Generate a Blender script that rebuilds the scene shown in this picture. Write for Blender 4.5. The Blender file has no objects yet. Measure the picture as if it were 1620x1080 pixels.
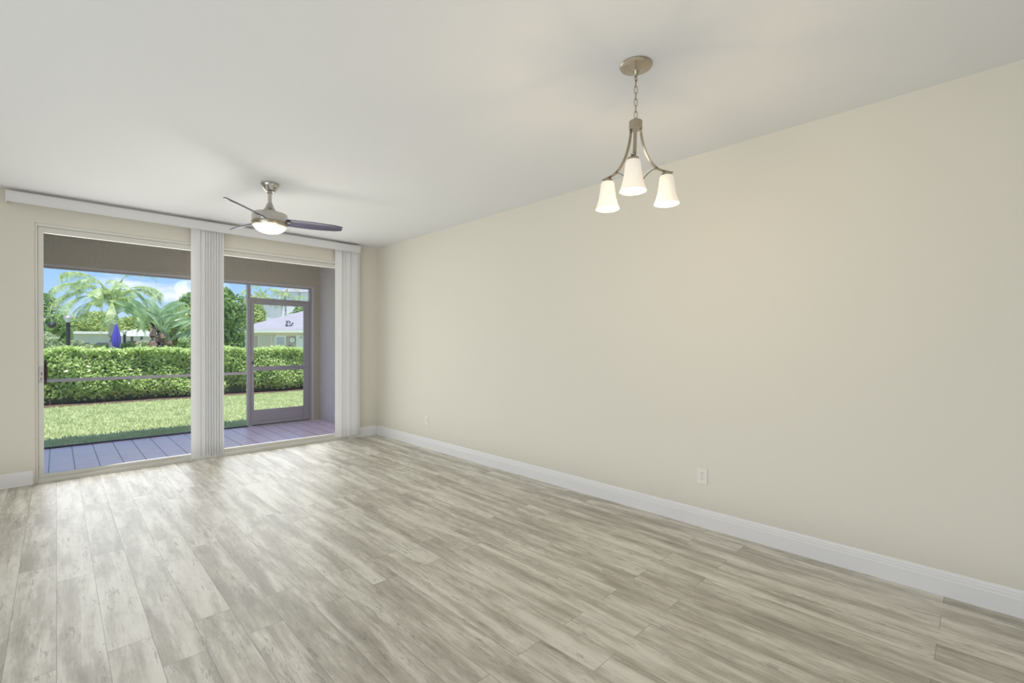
import bpy, math, random
import numpy as np
from mathutils import Vector, Matrix
R = math.radians
sc = bpy.context.scene
col = sc.collection
random.seed(7)
rng = np.random.default_rng(7)

# ---------------------------------------------------------------- camera
YAW, PIT, ROL, CAMH = .7764, -.0063, .0029, 1.3373
fv = Vector((math.sin(YAW)*math.cos(PIT), math.cos(YAW)*math.cos(PIT), math.sin(PIT)))
r0 = Vector((math.cos(YAW), -math.sin(YAW), 0)); u0 = r0.cross(fv)
rv = math.cos(ROL)*r0 + math.sin(ROL)*u0
uv = -math.sin(ROL)*r0 + math.cos(ROL)*u0
cd = bpy.data.cameras.new('camera'); cam = bpy.data.objects.new('camera', cd); col.objects.link(cam)
m = Matrix((rv, uv, -fv)).transposed().to_4x4(); m.translation = (0, 0, CAMH)
cam.matrix_world = m
cd.sensor_width = 36; cd.lens = 733.855/1620*36; cd.shift_y = 8.77/1620
cd.clip_start = .05; cd.clip_end = 600
sc.camera = cam

# ---------------------------------------------------------------- world: blue sky with clouds
w = bpy.data.worlds.new('sky'); sc.world = w; w.use_nodes = True
nt = w.node_tree; N = nt.nodes; L = nt.links
for n in list(N): N.remove(n)
tc = N.new('ShaderNodeTexCoord')
sep = N.new('ShaderNodeSeparateXYZ'); L.new(tc.outputs['Generated'], sep.inputs[0])
gr = N.new('ShaderNodeValToRGB'); L.new(sep.outputs['Z'], gr.inputs[0])
gr.color_ramp.elements[0].position = 0; gr.color_ramp.elements[0].color = (.62, .80, 1.0, 1)
gr.color_ramp.elements[1].position = .45; gr.color_ramp.elements[1].color = (.22, .45, .92, 1)
e = gr.color_ramp.elements.new(.12); e.color = (.36, .62, 1.0, 1)
mp = N.new('ShaderNodeMapping'); L.new(tc.outputs['Generated'], mp.inputs[0])
mp.inputs['Scale'].default_value = (1, 1, 2.6); mp.inputs['Location'].default_value = (1.35, .7, .2)
nz = N.new('ShaderNodeTexNoise'); L.new(mp.outputs[0], nz.inputs[0])
nz.inputs['Scale'].default_value = 4.2; nz.inputs['Detail'].default_value = 7; nz.inputs['Roughness'].default_value = .55
cr = N.new('ShaderNodeValToRGB'); L.new(nz.outputs[0], cr.inputs[0])
cr.color_ramp.elements[0].position = .54; cr.color_ramp.elements[1].position = .63
mx = N.new('ShaderNodeMix'); mx.data_type = 'RGBA'
L.new(cr.outputs[0], mx.inputs[0]); L.new(gr.outputs[0], mx.inputs[6]); mx.inputs[7].default_value = (1.15, 1.15, 1.18, 1)
bg = N.new('ShaderNodeBackground'); L.new(mx.outputs[2], bg.inputs[0]); bg.inputs[1].default_value = 1.22
ow = N.new('ShaderNodeOutputWorld'); L.new(bg.outputs[0], ow.inputs[0])

# ---------------------------------------------------------------- lights
def light(kind, name, loc, energy, color=(1, 1, 1), direction=None, **kw):
    d = bpy.data.lights.new(name, kind); d.energy = energy; d.color = color
    for k, v in kw.items(): setattr(d, k, v)
    o = bpy.data.objects.new(name, d); col.objects.link(o); o.location = loc
    if direction: o.rotation_euler = Vector(direction).to_track_quat('-Z', 'Y').to_euler()
    return o
light('SUN', 'sun', (0, -10, 30), 6.2, (1, .96, .88), (.05, .26, -1), angle=R(.6))
# unseen area light added by the left wall to brighten the room
light('AREA', 'side_fill_light', (-3.12, .4, 1.4), 51, (.96, .98, 1), (1, .06, .08), shape='RECTANGLE', size=5.6, size_y=1.9)
# added area light outside the glass, strengthening the daylight wash through the door
light('AREA', 'door_fill_light', (1.39, 6.55, 1.25), 59, (1, .98, .94), (.18, -1, .04), shape='RECTANGLE', size=3.0, size_y=2.35)
# added fill panel low over the floor, facing up to brighten the ceiling
light('AREA', 'ceiling_fill_light', (.3, 2.1, .10), 49, (.98, .985, 1), (0, .0, 1), shape='RECTANGLE', size=5.8, size_y=8.0)
vs = sc.view_settings
sc.display_settings.display_device = 'sRGB'
vs.view_transform = 'Standard'; vs.look = 'None'; vs.gamma = 1; vs.use_curve_mapping = False
vs.exposure = 0.0

# ---------------------------------------------------------------- materials
def new_mat(name):
    m = bpy.data.materials.new(name); m.use_nodes = True
    nt = m.node_tree; b = nt.nodes['Principled BSDF']
    return m, nt, b
def nd(nt, t, **kw):
    n = nt.nodes.new(t)
    for k, v in kw.items():
        if k in n.inputs: n.inputs[k].default_value = v
        else: setattr(n, k, v)
    return n
def add_bump(nt, b, scale=200, strength=.1, dist=.002, detail=3, coord='Object'):
    t = nd(nt, 'ShaderNodeTexCoord'); n = nd(nt, 'ShaderNodeTexNoise'); n.inputs['Scale'].default_value = scale; n.inputs['Detail'].default_value = detail
    nt.links.new(t.outputs[coord], n.inputs[0])
    bp = nd(nt, 'ShaderNodeBump'); bp.inputs['Strength'].default_value = strength; bp.inputs['Distance'].default_value = dist
    nt.links.new(n.outputs[0], bp.inputs['Height']); nt.links.new(bp.outputs[0], b.inputs['Normal'])
    return n
def flat(name, color, rough=.6, metal=0, spec=.5, bump=None, vary=None, scale=8):
    m, nt, b = new_mat(name)
    b.inputs['Base Color'].default_value = (*color, 1); b.inputs['Roughness'].default_value = rough
    b.inputs['Metallic'].default_value = metal; b.inputs['Specular IOR Level'].default_value = spec
    if bump: add_bump(nt, b, *bump)
    if vary:
        t = nd(nt, 'ShaderNodeTexCoord'); n = nd(nt, 'ShaderNodeTexNoise'); n.inputs['Scale'].default_value = scale; n.inputs['Detail'].default_value = 4
        nt.links.new(t.outputs['Object'], n.inputs[0])
        c = nd(nt, 'ShaderNodeValToRGB'); nt.links.new(n.outputs[0], c.inputs[0])
        c.color_ramp.elements[0].position = .3; c.color_ramp.elements[1].position = .7
        c.color_ramp.elements[0].color = (*color, 1); c.color_ramp.elements[1].color = (*vary, 1)
        nt.links.new(c.outputs[0], b.inputs['Base Color'])
    return m
def leaf_mat(name, c1, c2, c3, rough=.45, scale=9, trans=.35, spec=.4):
    m, nt, b = new_mat(name)
    t = nd(nt, 'ShaderNodeTexCoord'); n = nd(nt, 'ShaderNodeTexNoise'); n.inputs['Scale'].default_value = scale; n.inputs['Detail'].default_value = 3
    n.inputs['Roughness'].default_value = .7
    nt.links.new(t.outputs['Object'], n.inputs[0])
    c = nd(nt, 'ShaderNodeValToRGB'); nt.links.new(n.outputs[0], c.inputs[0])
    c.color_ramp.elements[0].position = .33; c.color_ramp.elements[0].color = (*c1, 1)
    c.color_ramp.elements[1].position = .67; c.color_ramp.elements[1].color = (*c3, 1)
    e = c.color_ramp.elements.new(.5); e.color = (*c2, 1)
    nt.links.new(c.outputs[0], b.inputs['Base Color'])
    b.inputs['Roughness'].default_value = rough; b.inputs['Specular IOR Level'].default_value = spec
    tr = nd(nt, 'ShaderNodeBsdfTranslucent'); nt.links.new(c.outputs[0], tr.inputs[0])
    ms = nd(nt, 'ShaderNodeMixShader'); ms.inputs[0].default_value = trans
    nt.links.new(b.outputs[0], ms.inputs[1]); nt.links.new(tr.outputs[0], ms.inputs[2])
    nt.links.new(ms.outputs[0], nt.nodes['Material Output'].inputs[0])
    return m
def glass_mat(name, tint=(1, 1, 1), gloss=.35):
    m, nt, b = new_mat(name); nt.nodes.remove(b)
    t = nd(nt, 'ShaderNodeBsdfTransparent'); t.inputs[0].default_value = (*tint, 1)
    g = nd(nt, 'ShaderNodeBsdfGlossy'); g.inputs['Roughness'].default_value = .01
    f = nd(nt, 'ShaderNodeFresnel'); f.inputs['IOR'].default_value = 1.45
    mu = nd(nt, 'ShaderNodeMath', operation='MULTIPLY'); mu.inputs[1].default_value = gloss
    nt.links.new(f.outputs[0], mu.inputs[0])
    ms = nd(nt, 'ShaderNodeMixShader'); nt.links.new(mu.outputs[0], ms.inputs[0])
    nt.links.new(t.outputs[0], ms.inputs[1]); nt.links.new(g.outputs[0], ms.inputs[2])
    nt.links.new(ms.outputs[0], nt.nodes['Material Output'].inputs[0])
    return m
def emit_mix(name, color, strength, trans=0.0, rough=.4):
    m, nt, b = new_mat(name)
    b.inputs['Base Color'].default_value = (*color, 1); b.inputs['Roughness'].default_value = rough
    b.inputs['Emission Color'].default_value = (*color, 1); b.inputs['Emission Strength'].default_value = strength
    if trans:
        tr = nd(nt, 'ShaderNodeBsdfTranslucent'); tr.inputs[0].default_value = (*color, 1)
        ms = nd(nt, 'ShaderNodeMixShader'); ms.inputs[0].default_value = trans
        tp = nd(nt, 'ShaderNodeBsdfTransparent'); ms2 = nd(nt, 'ShaderNodeMixShader'); ms2.inputs[0].default_value = .12
        nt.links.new(b.outputs[0], ms.inputs[1]); nt.links.new(tr.outputs[0], ms.inputs[2])
        nt.links.new(ms.outputs[0], ms2.inputs[1]); nt.links.new(tp.outputs[0], ms2.inputs[2])
        nt.links.new(ms2.outputs[0], nt.nodes['Material Output'].inputs[0])
    return m

def floor_mat():
    m, nt, b = new_mat('wood_look_tile'); L = nt.links
    t = nd(nt, 'ShaderNodeTexCoord'); s = nd(nt, 'ShaderNodeSeparateXYZ'); L.new(t.outputs['Object'], s.inputs[0])
    def M(op, a, bb=None, c=None):
        n = nd(nt, 'ShaderNodeMath', operation=op)
        for i, v in enumerate((a, bb, c)):
            if v is None: continue
            if isinstance(v, (int, float)): n.inputs[i].default_value = v
            else: L.new(v, n.inputs[i])
        return n.outputs[0]
    xs = M('DIVIDE', M('ADD', s.outputs['X'], .0027), .1565)
    row = M('FLOOR', xs); fx = M('FRACT', xs)
    odd = M('MODULO', M('ADD', row, 100), 2)
    off = M('MULTIPLY_ADD', odd, .285, 2.366)
    ys = M('DIVIDE', M('ADD', M('SUBTRACT', s.outputs['Y'], off), 12.55), 1.255)
    tile = M('FLOOR', ys); fy = M('FRACT', ys)
    # grout
    gx = M('MULTIPLY', M('MINIMUM', fx, M('SUBTRACT', 1, fx)), .1565)
    gy = M('MULTIPLY', M('MINIMUM', fy, M('SUBTRACT', 1, fy)), 1.255)
    g = M('LESS_THAN', M('MINIMUM', gx, gy), .0011)
    # per tile random
    cv = nd(nt, 'ShaderNodeCombineXYZ'); L.new(row, cv.inputs[0]); L.new(tile, cv.inputs[1])
    wn = nd(nt, 'ShaderNodeTexWhiteNoise', noise_dimensions='3D'); L.new(cv.outputs[0], wn.inputs[0])
    # streak coordinates, shifted per tile
    def streak(sx, sy, seed, detail, rough=.6, dist=0.0):
        c = nd(nt, 'ShaderNodeCombineXYZ')
        L.new(M('MULTIPLY_ADD', s.outputs['X'], sx, M('MULTIPLY', wn.outputs[0], 37 + seed)), c.inputs[0])
        L.new(M('MULTIPLY_ADD', s.outputs['Y'], sy, M('MULTIPLY', wn.outputs[0], 91 + seed)), c.inputs[1])
        c.inputs[2].default_value = seed
        n = nd(nt, 'ShaderNodeTexNoise'); n.inputs['Scale'].default_value = 1; n.inputs['Detail'].default_value = detail
        n.inputs['Roughness'].default_value = rough; n.inputs['Distortion'].default_value = dist
        L.new(c.outputs[0], n.inputs[0]); return n.outputs[0]
    a = streak(10, 1.1, 1, 4, .6, .35)      # broad bands
    bl = streak(18, 6, 8, 6, .7, .4)        # ragged blotches
    f = streak(40, 2.4, 2, 7, .72, .3)      # mid grain
    k = streak(150, 10, 3, 3, .7)           # fine
    v = M('ADD', M('MULTIPLY', M('ADD', a, M('MULTIPLY', bl, .34)), 1.15), M('MULTIPLY', f, .36))
    v = M('ADD', v, M('MULTIPLY', k, .30))
    v = M('ADD', v, M('MULTIPLY', wn.outputs[0], .10))
    c = nd(nt, 'ShaderNodeValToRGB'); mr = nd(nt, 'ShaderNodeMapRange'); mr.inputs[1].default_value = .89; mr.inputs[2].default_value = 1.38
    L.new(v, mr.inputs[0]); L.new(mr.outputs[0], c.inputs[0])
    el = c.color_ramp.elements
    el[0].position = 0; el[0].color = (.32, .295, .24, 1)
    el[1].position = 1; el[1].color = (.77, .74, .66, 1)
    for p, cc in ((.25, (.41, .378, .315)), (.48, (.52, .488, .412)), (.62, (.61, .578, .50)), (.80, (.71, .68, .60))):
        e = el.new(p); e.color = (*cc, 1)
    # scuffs: small dark distressed lines in patches
    sp = streak(75, 9, 5, 5, .75, .8); pm = streak(16, 2.0, 6, 2, .5)
    sm = M('MULTIPLY', M('GREATER_THAN', sp, .57), M('GREATER_THAN', pm, .54))
    m1 = nd(nt, 'ShaderNodeMix', data_type='RGBA'); L.new(M('MULTIPLY', sm, .5), m1.inputs[0]); L.new(c.outputs[0], m1.inputs[6]); m1.inputs[7].default_value = (.14, .13, .10, 1)
    m2 = nd(nt, 'ShaderNodeMix', data_type='RGBA'); L.new(M('MULTIPLY', g, .75), m2.inputs[0]); L.new(m1.outputs[2], m2.inputs[6]); m2.inputs[7].default_value = (.13, .12, .10, 1)
    L.new(m2.outputs[2], b.inputs['Base Color'])
    rr = nd(nt, 'ShaderNodeMapRange'); rr.inputs[3].default_value = .38; rr.inputs[4].default_value = .48
    L.new(f, rr.inputs[0]); L.new(rr.outputs[0], b.inputs['Roughness'])
    b.inputs['Specular IOR Level'].default_value = 1.0
    bp = nd(nt, 'ShaderNodeBump'); bp.inputs['Strength'].default_value = .12; bp.inputs['Distance'].default_value = .001
    hh = M('SUBTRACT', M('ADD', f, k), M('MULTIPLY', g, 2.0)); L.new(hh, bp.inputs['Height']); L.new(bp.outputs[0], b.inputs['Normal'])
    return m

def porch_tile_mat():
    m, nt, b = new_mat('porch_tile'); L = nt.links
    t = nd(nt, 'ShaderNodeTexCoord'); s = nd(nt, 'ShaderNodeSeparateXYZ'); L.new(t.outputs['Object'], s.inputs[0])
    def M(op, a, bb=None):
        n = nd(nt, 'ShaderNodeMath', operation=op)
        for i, v in enumerate((a, bb)):
            if v is None: continue
            if isinstance(v, (int, float)): n.inputs[i].default_value = v
            else: L.new(v, n.inputs[i])
        return n.outputs[0]
    fx = M('FRACT', M('DIVIDE', M('ADD', s.outputs['X'], .062+2.035), .2035))
    fy = M('FRACT', M('DIVIDE', M('SUBTRACT', s.outputs['Y'], 1.0), .2035))
    g1 = M('LESS_THAN', M('MULTIPLY', M('MINIMUM', fx, M('SUBTRACT', 1, fx)), .2035), .0042)
    g2 = M('MULTIPLY', M('LESS_THAN', M('MULTIPLY', M('MINIMUM', fy, M('SUBTRACT', 1, fy)), .2035), .003), .35)
    n = nd(nt, 'ShaderNodeTexNoise'); n.inputs['Scale'].default_value = 6; n.inputs['Detail'].default_value = 4
    L.new(t.outputs['Object'], n.inputs[0])
    c = nd(nt, 'ShaderNodeValToRGB'); L.new(n.outputs[0], c.inputs[0])
    c.color_ramp.elements[0].position = .3; c.color_ramp.elements[0].color = (.88, .68, .85, 1)
    c.color_ramp.elements[1].position = .7; c.color_ramp.elements[1].color = (.95, .77, .92, 1)
    mx = nd(nt, 'ShaderNodeMix', data_type='RGBA'); L.new(M('MAXIMUM', g1, g2), mx.inputs[0]); L.new(c.outputs[0], mx.inputs[6]); mx.inputs[7].default_value = (.05, .045, .06, 1)
    L.new(mx.outputs[2], b.inputs['Base Color']); b.inputs['Roughness'].default_value = .28
    wv = nd(nt, 'ShaderNodeTexNoise'); wv.inputs['Scale'].default_value = 1; mp = nd(nt, 'ShaderNodeMapping'); mp.inputs['Scale'].default_value = (9, 40, 1)
    L.new(t.outputs['Object'], mp.inputs[0]); L.new(mp.outputs[0], wv.inputs[0])
    bp = nd(nt, 'ShaderNodeBump'); bp.inputs['Strength'].default_value = .25; bp.inputs['Distance'].default_value = .002
    L.new(wv.outputs[0], bp.inputs['Height']); L.new(bp.outputs[0], b.inputs['Normal'])
    return m

WALLC = (.750, .720, .636)
MT = dict(
    wall=flat('wall_paint', WALLC, .75, spec=.25, bump=(160, .05, .001)),
    ceil=flat('ceiling_paint', (.74, .745, .745), .85, spec=.2, bump=(90, .08, .002)),
    white=flat('white_trim_paint', (.88, .875, .88), .4),
    alu=flat('cream_aluminium', (.72, .71, .66), .4),
    seal=flat('dark_seal', (.08, .08, .08), .7),
    floor=floor_mat(), ptile=porch_tile_mat(),
    glass=glass_mat('clear_glass', (.97, .98, .975)),
    nickel=flat('brushed_nickel', (.44, .39, .31), .25, 1),
    steel=flat('satin_steel', (.52, .50, .47), .13, 1),
    blade=flat('grey_violet_blade', (.085, .08, .13), .25, .0, .6),
    bladew=flat('pale_blade', (.62, .62, .66), .3, .0, .6),
    opal=emit_mix('opal_globe', (.9, .87, .80), .50),
    shade=emit_mix('frosted_shade', (.75, .71, .64), .42, .12),
    bulb=emit_mix('bulb', (1, .95, .85), 1.7),
    plate=flat('outlet_plastic', (.80, .785, .72), .35),
    slot=flat('slot_dark', (.05, .05, .05), .6),
    wood=flat('dark_red_wood', (.045, .018, .016), .35),
    stucco=flat('brown_stucco', (.58, .525, .44), .9, spec=.1, bump=(60, .9, .02), vary=(.50, .455, .38), scale=70),
    stuccog=flat('grey_stucco', (.80, .74, .76), .9, spec=.1, bump=(60, .9, .02), vary=(.70, .65, .67), scale=70),
    bronze=flat('grey_bronze_frame', (.40, .375, .42), .4, .3),
    palealu=flat('pale_aluminium', (.62, .58, .60), .4),
    soil=flat('mulch', (.10, .055, .04), .95, vary=(.19, .12, .09), scale=30),
    lawn=flat('lawn_ground', (.34, .42, .19), .95, spec=.1, vary=(.46, .52, .27), scale=3),
    black=flat('black_metal', (.018, .018, .03), .4),
    lampglass=flat('lamp_glass', (.62, .62, .66), .25),
    blue=flat('blue_canvas', (.085, .07, .50), .7),
    trunk=flat('palm_trunk', (.52, .48, .50), .9, vary=(.38, .35, .36), scale=6),
    bark=flat('tree_bark', (.17, .13, .10), .9, vary=(.25, .20, .16), scale=9),
    bracts=flat('dry_leaf_bases', (.38, .25, .20), .9, vary=(.20, .13, .12), scale=8),
    pwall=flat('pool_house_wall', (.50, .42, .38), .8), pwhite=flat('building_white', (.78, .77, .77), .7),
    proof=flat('grey_lilac_shingle', (.33, .315, .36), .85, vary=(.38, .36, .41), scale=1.5),
    pslat=flat('cream_slats', (.66, .60, .52), .7), pwin=flat('pale_window', (.50, .50, .58), .25),
    wb=flat('pale_lilac_render', (.86, .84, .88), .8), dwin=flat('blue_grey_window', (.17, .18, .26), .3),
    conc=flat('grey_render', (.50, .51, .50), .8), dark=flat('dark_opening', (.16, .17, .20), .7),
    terra=flat('terracotta', (.42, .22, .19), .8),
)
def screen_mat():
    m, nt, b = new_mat('insect_screen')
    b.inputs['Base Color'].default_value = (.25, .25, .27, 1); b.inputs['Roughness'].default_value = .7
    t = nd(nt, 'ShaderNodeBsdfTransparent'); ms = nd(nt, 'ShaderNodeMixShader'); ms.inputs[0].default_value = .07
    nt.links.new(t.outputs[0], ms.inputs[1]); nt.links.new(b.outputs[0], ms.inputs[2])
    nt.links.new(ms.outputs[0], nt.nodes['Material Output'].inputs[0]); return m
MT['screen'] = screen_mat()
def vinyl_mat():
    m, nt, b = new_mat('white_vinyl'); b.inputs['Base Color'].default_value = (.92, .92, .925, 1); b.inputs['Roughness'].default_value = .45
    t = nd(nt, 'ShaderNodeBsdfTranslucent'); t.inputs[0].default_value = (.8, .8, .8, 1); ms = nd(nt, 'ShaderNodeMixShader'); ms.inputs[0].default_value = .22
    nt.links.new(b.outputs[0], ms.inputs[1]); nt.links.new(t.outputs[0], ms.inputs[2]); nt.links.new(ms.outputs[0], nt.nodes['Material Output'].inputs[0]); return m
MT['vinyl'] = vinyl_mat()
MT['hedge'] = leaf_mat('hedge_leaf', (.30, .46, .12), (.55, .71, .23), (.82, .90, .45), .32, 11, .35, .6)
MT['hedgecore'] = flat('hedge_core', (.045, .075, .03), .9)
MT['grass'] = leaf_mat('grass_blade', (.46, .53, .28), (.62, .67, .37), (.78, .80, .52), .6, 5, .35, .3)
MT['tree_y'] = leaf_mat('yellow_green_leaf', (.26, .38, .10), (.46, .58, .18), (.72, .76, .34), .5, 1.7)
MT['tree_d'] = leaf_mat('deep_green_leaf', (.13, .25, .08), (.27, .42, .14), (.50, .64, .28), .45, 2.2)
MT['tree_g'] = leaf_mat('grey_green_leaf', (.28, .36, .20), (.46, .54, .33), (.70, .72, .52), .5, 2)
MT['frond'] = leaf_mat('palm_frond', (.26, .38, .16), (.50, .62, .30), (.82, .88, .58), .45, 3)
MT['banana'] = leaf_mat('paddle_leaf', (.20, .33, .17), (.38, .53, .30), (.64, .74, .52), .35, 1.6, .3, .6)

# ---------------------------------------------------------------- mesh helpers
class MB:
    def __init__(s): s.v = []; s.f = []; s.n = 0
    def add(s, vs, fs):
        s.f += [tuple(i + s.n for i in f) for f in fs]; s.v += [tuple(p) for p in vs]; s.n += len(vs); return s
    def box(s, x0, x1, y0, y1, z0, z1, bev=0):
        if bev:
            b = min(bev, .45*min(x1-x0, y1-y0, z1-z0)); vs = []; idx = {}
            import itertools
            X = (x0, x1); Y = (y0, y1); Z = (z0, z1)
            for i, j, k in itertools.product((0, 1), repeat=3):
                sx, sy, sz = (1 if i == 0 else -1), (1 if j == 0 else -1), (1 if k == 0 else -1)
                c = (X[i], Y[j], Z[k])
                idx[i, j, k, 0] = len(vs); vs.append((c[0], c[1]+sy*b, c[2]+sz*b))
                idx[i, j, k, 1] = len(vs); vs.append((c[0]+sx*b, c[1], c[2]+sz*b))
                idx[i, j, k, 2] = len(vs); vs.append((c[0]+sx*b, c[1]+sy*b, c[2]))
            fs = []
            q = [(0, 0), (1, 0), (1, 1), (0, 1)]
            for i in (0, 1):
                fs.append([idx[i, a, c, 0] for a, c in q]); fs.append([idx[a, i, c, 1] for a, c in q]); fs.append([idx[a, c, i, 2] for a, c in q])
            for a in (0, 1):
                for c in (0, 1):
                    fs.append([idx[0, a, c, 1], idx[1, a, c, 1], idx[1, a, c, 2], idx[0, a, c, 2]])
                    fs.append([idx[a, 0, c, 0], idx[a, 1, c, 0], idx[a, 1, c, 2], idx[a, 0, c, 2]])
                    fs.append([idx[a, c, 0, 0], idx[a, c, 1, 0], idx[a, c, 1, 1], idx[a, c, 0, 1]])
            for i, j, k in itertools.product((0, 1), repeat=3): fs.append([idx[i, j, k, t] for t in range(3)])
            return s.add(vs, fs)
        vs = [(x, y, z) for x in (x0, x1) for y in (y0, y1) for z in (z0, z1)]
        return s.add(vs, [(0, 1, 3, 2), (4, 6, 7, 5), (0, 4, 5, 1), (2, 3, 7, 6), (0, 2, 6, 4), (1, 5, 7, 3)])
    def lathe(s, prof, seg=32, c=(0, 0, 0), cap=True):
        vs = []; fs = []
        for r, z in prof:
            for k in range(seg):
                a = 2*math.pi*k/seg; vs.append((c[0]+r*math.cos(a), c[1]+r*math.sin(a), c[2]+z))
        for i in range(len(prof)-1):
            for k in range(seg):
                k2 = (k+1) % seg; fs.append((i*seg+k, i*seg+k2, (i+1)*seg+k2, (i+1)*seg+k))
        if cap:
            fs.append(tuple(range(seg))); fs.append(tuple((len(prof)-1)*seg+k for k in range(seg)))
        return s.add(vs, fs)
    def tube(s, pts, rad, seg=10, flatten=None, closed=False, up=(0, 0, 1)):
        pts = [Vector(p) for p in pts]; n = len(pts); vs = []; fs = []
        for i, p in enumerate(pts):
            if closed: d = pts[(i+1) % n]-pts[i-1]
            else: d = pts[min(i+1, n-1)]-pts[max(i-1, 0)]
            d.normalize(); a = d.cross(Vector(up))
            if a.length < 1e-3: a = d.cross(Vector((1, 0, 0)))
            a.normalize(); b = a.cross(d)
            r = rad[i] if isinstance(rad, (list, tuple)) else rad
            fa, fb = flatten if flatten else (1, 1)
            for k in range(seg):
                t = 2*math.pi*(k+.5)/seg
                vs.append(p + a*r*fa*math.cos(t) + b*r*fb*math.sin(t))
        for i in range(n if closed else n-1):
            j = (i+1) % n
            for k in range(seg):
                k2 = (k+1) % seg; fs.append((i*seg+k, i*seg+k2, j*seg+k2, j*seg+k))
        if not closed: fs.append(tuple(range(seg))); fs.append(tuple((n-1)*seg+k for k in range(seg)))
        return s.add(vs, fs)
    def prism(s, poly, axis, a0, a1):
        # poly in the two other axes, extruded along axis
        vs = []
        for a in (a0, a1):
            for p, q in poly:
                vs.append({'x': (a, p, q), 'y': (p, a, q), 'z': (p, q, a)}[axis])
        n = len(poly); fs = [tuple(range(n)), tuple(range(2*n-1, n-1, -1))]
        for i in range(n):
            j = (i+1) % n; fs.append((i, j, n+j, n+i))
        return s.add(vs, fs)
    def build(s, name, mat, parent=None, smooth=False, loc=None, fix=True):
        me = bpy.data.meshes.new(name); me.from_pydata(s.v, [], s.f); me.materials.append(mat)
        if fix and len(s.f) < 20000:
            import bmesh
            bm = bmesh.new(); bm.from_mesh(me); bmesh.ops.recalc_face_normals(bm, faces=bm.faces); bm.to_mesh(me); bm.free()
        if smooth:
            me.polygons.foreach_set('use_smooth', [True]*len(me.polygons))
            try: me.set_sharp_from_angle(angle=R(38))
            except Exception: pass
        o = bpy.data.objects.new(name, me); col.objects.link(o)
        if parent: o.parent = parent
        if loc: o.location = loc
        return o
def tag(o, label=None, cat=None, group=None, kind=None):
    if label: o['label'] = label
    if cat: o['category'] = cat
    if group: o['group'] = group
    if kind: o['kind'] = kind
    return o
def empty(name, loc, rz=0, **kw):
    o = bpy.data.objects.new(name, None); col.objects.link(o); o.location = loc; o.rotation_euler = (0, 0, rz)
    o.empty_display_size = .1
    return tag(o, **kw)
def box(name, mat, *a, parent=None, bev=0): return MB().box(*a, bev=bev).build(name, mat, parent)
def copy_tree(o, parent=None):
    c = o.copy(); col.objects.link(c)
    if parent: c.parent = parent
    for ch in list(o.children): copy_tree(ch, c)
    return c
def quads(P, name, mat, parent=None, loc=None):
    """P: (n,4,3) array -> fast mesh of n quads"""
    n = len(P); me = bpy.data.meshes.new(name)
    me.vertices.add(n*4); me.vertices.foreach_set('co', P.astype(np.float32).ravel())
    me.loops.add(n*4); me.loops.foreach_set('vertex_index', np.arange(n*4, dtype=np.int32))
    me.polygons.add(n); me.polygons.foreach_set('loop_start', np.arange(0, n*4, 4, dtype=np.int32))
    try: me.polygons.foreach_set('loop_total', np.full(n, 4, dtype=np.int32))
    except Exception: pass
    me.update(calc_edges=True); me.materials.append(mat)
    o = bpy.data.objects.new(name, me); col.objects.link(o)
    if parent: o.parent = parent
    if loc: o.location = loc
    return o
def unit(v): return v/np.maximum(np.linalg.norm(v, axis=-1, keepdims=True), 1e-9)
def leaves(pos, nrm, ln, wd, jitter=.6, droop=0.0):
    """diamond leaves at pos, facing roughly nrm"""
    n = len(pos)
    nn = unit(nrm + rng.normal(0, jitter, (n, 3)))
    t = rng.normal(0, 1, (n, 3)); t[:, 2] -= droop
    a = unit(t - (t*nn).sum(1, keepdims=True)*nn); b = np.cross(nn, a)
    l = (ln*rng.uniform(.7, 1.25, n))[:, None]; ww = (wd*rng.uniform(.7, 1.25, n))[:, None]
    c = nn*ww*.22
    return np.stack([pos-a*l*.5, pos+b*ww*.5+c, pos+a*l*.5-nn*l*.1, pos-b*ww*.5+c], 1)

# ================================================================ ROOM SHELL
XL, XR, YB, YF, H = -3.3, 3.3876, -2.7, 6.2836, 2.74
DX0, DX1, DZ = -.145, 2.93, 2.475           # door opening
WT = .16                                     # far wall thickness
st = lambda o, label, cat: tag(o, label, cat, kind='structure')
st(box('floor', MT['floor'], XL-.1, XR, YB-.1, YF+.02, -.05, 0), 'grey-beige wood-look plank tile floor of the empty room', 'floor')
st(box('ceiling', MT['ceil'], XL-.1, XR+.2, YB-.1, YF+WT, H, H+.12), 'plain white ceiling above the room', 'ceiling')
st(box('wall_right', MT['wall'], XR, XR+.2, YB-.1, YF+WT, -.05, H), 'long cream painted wall on the right of the room', 'wall')
mb = MB(); mb.box(XL-.1, DX0, YF, YF+WT, -.05, H); mb.box(DX1, XR, YF, YF+WT, -.05, H); mb.box(DX0, DX1, YF, YF+WT, DZ, H)
st(mb.build('wall_far', MT['wall']), 'cream end wall around the sliding glass door', 'wall')
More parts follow.
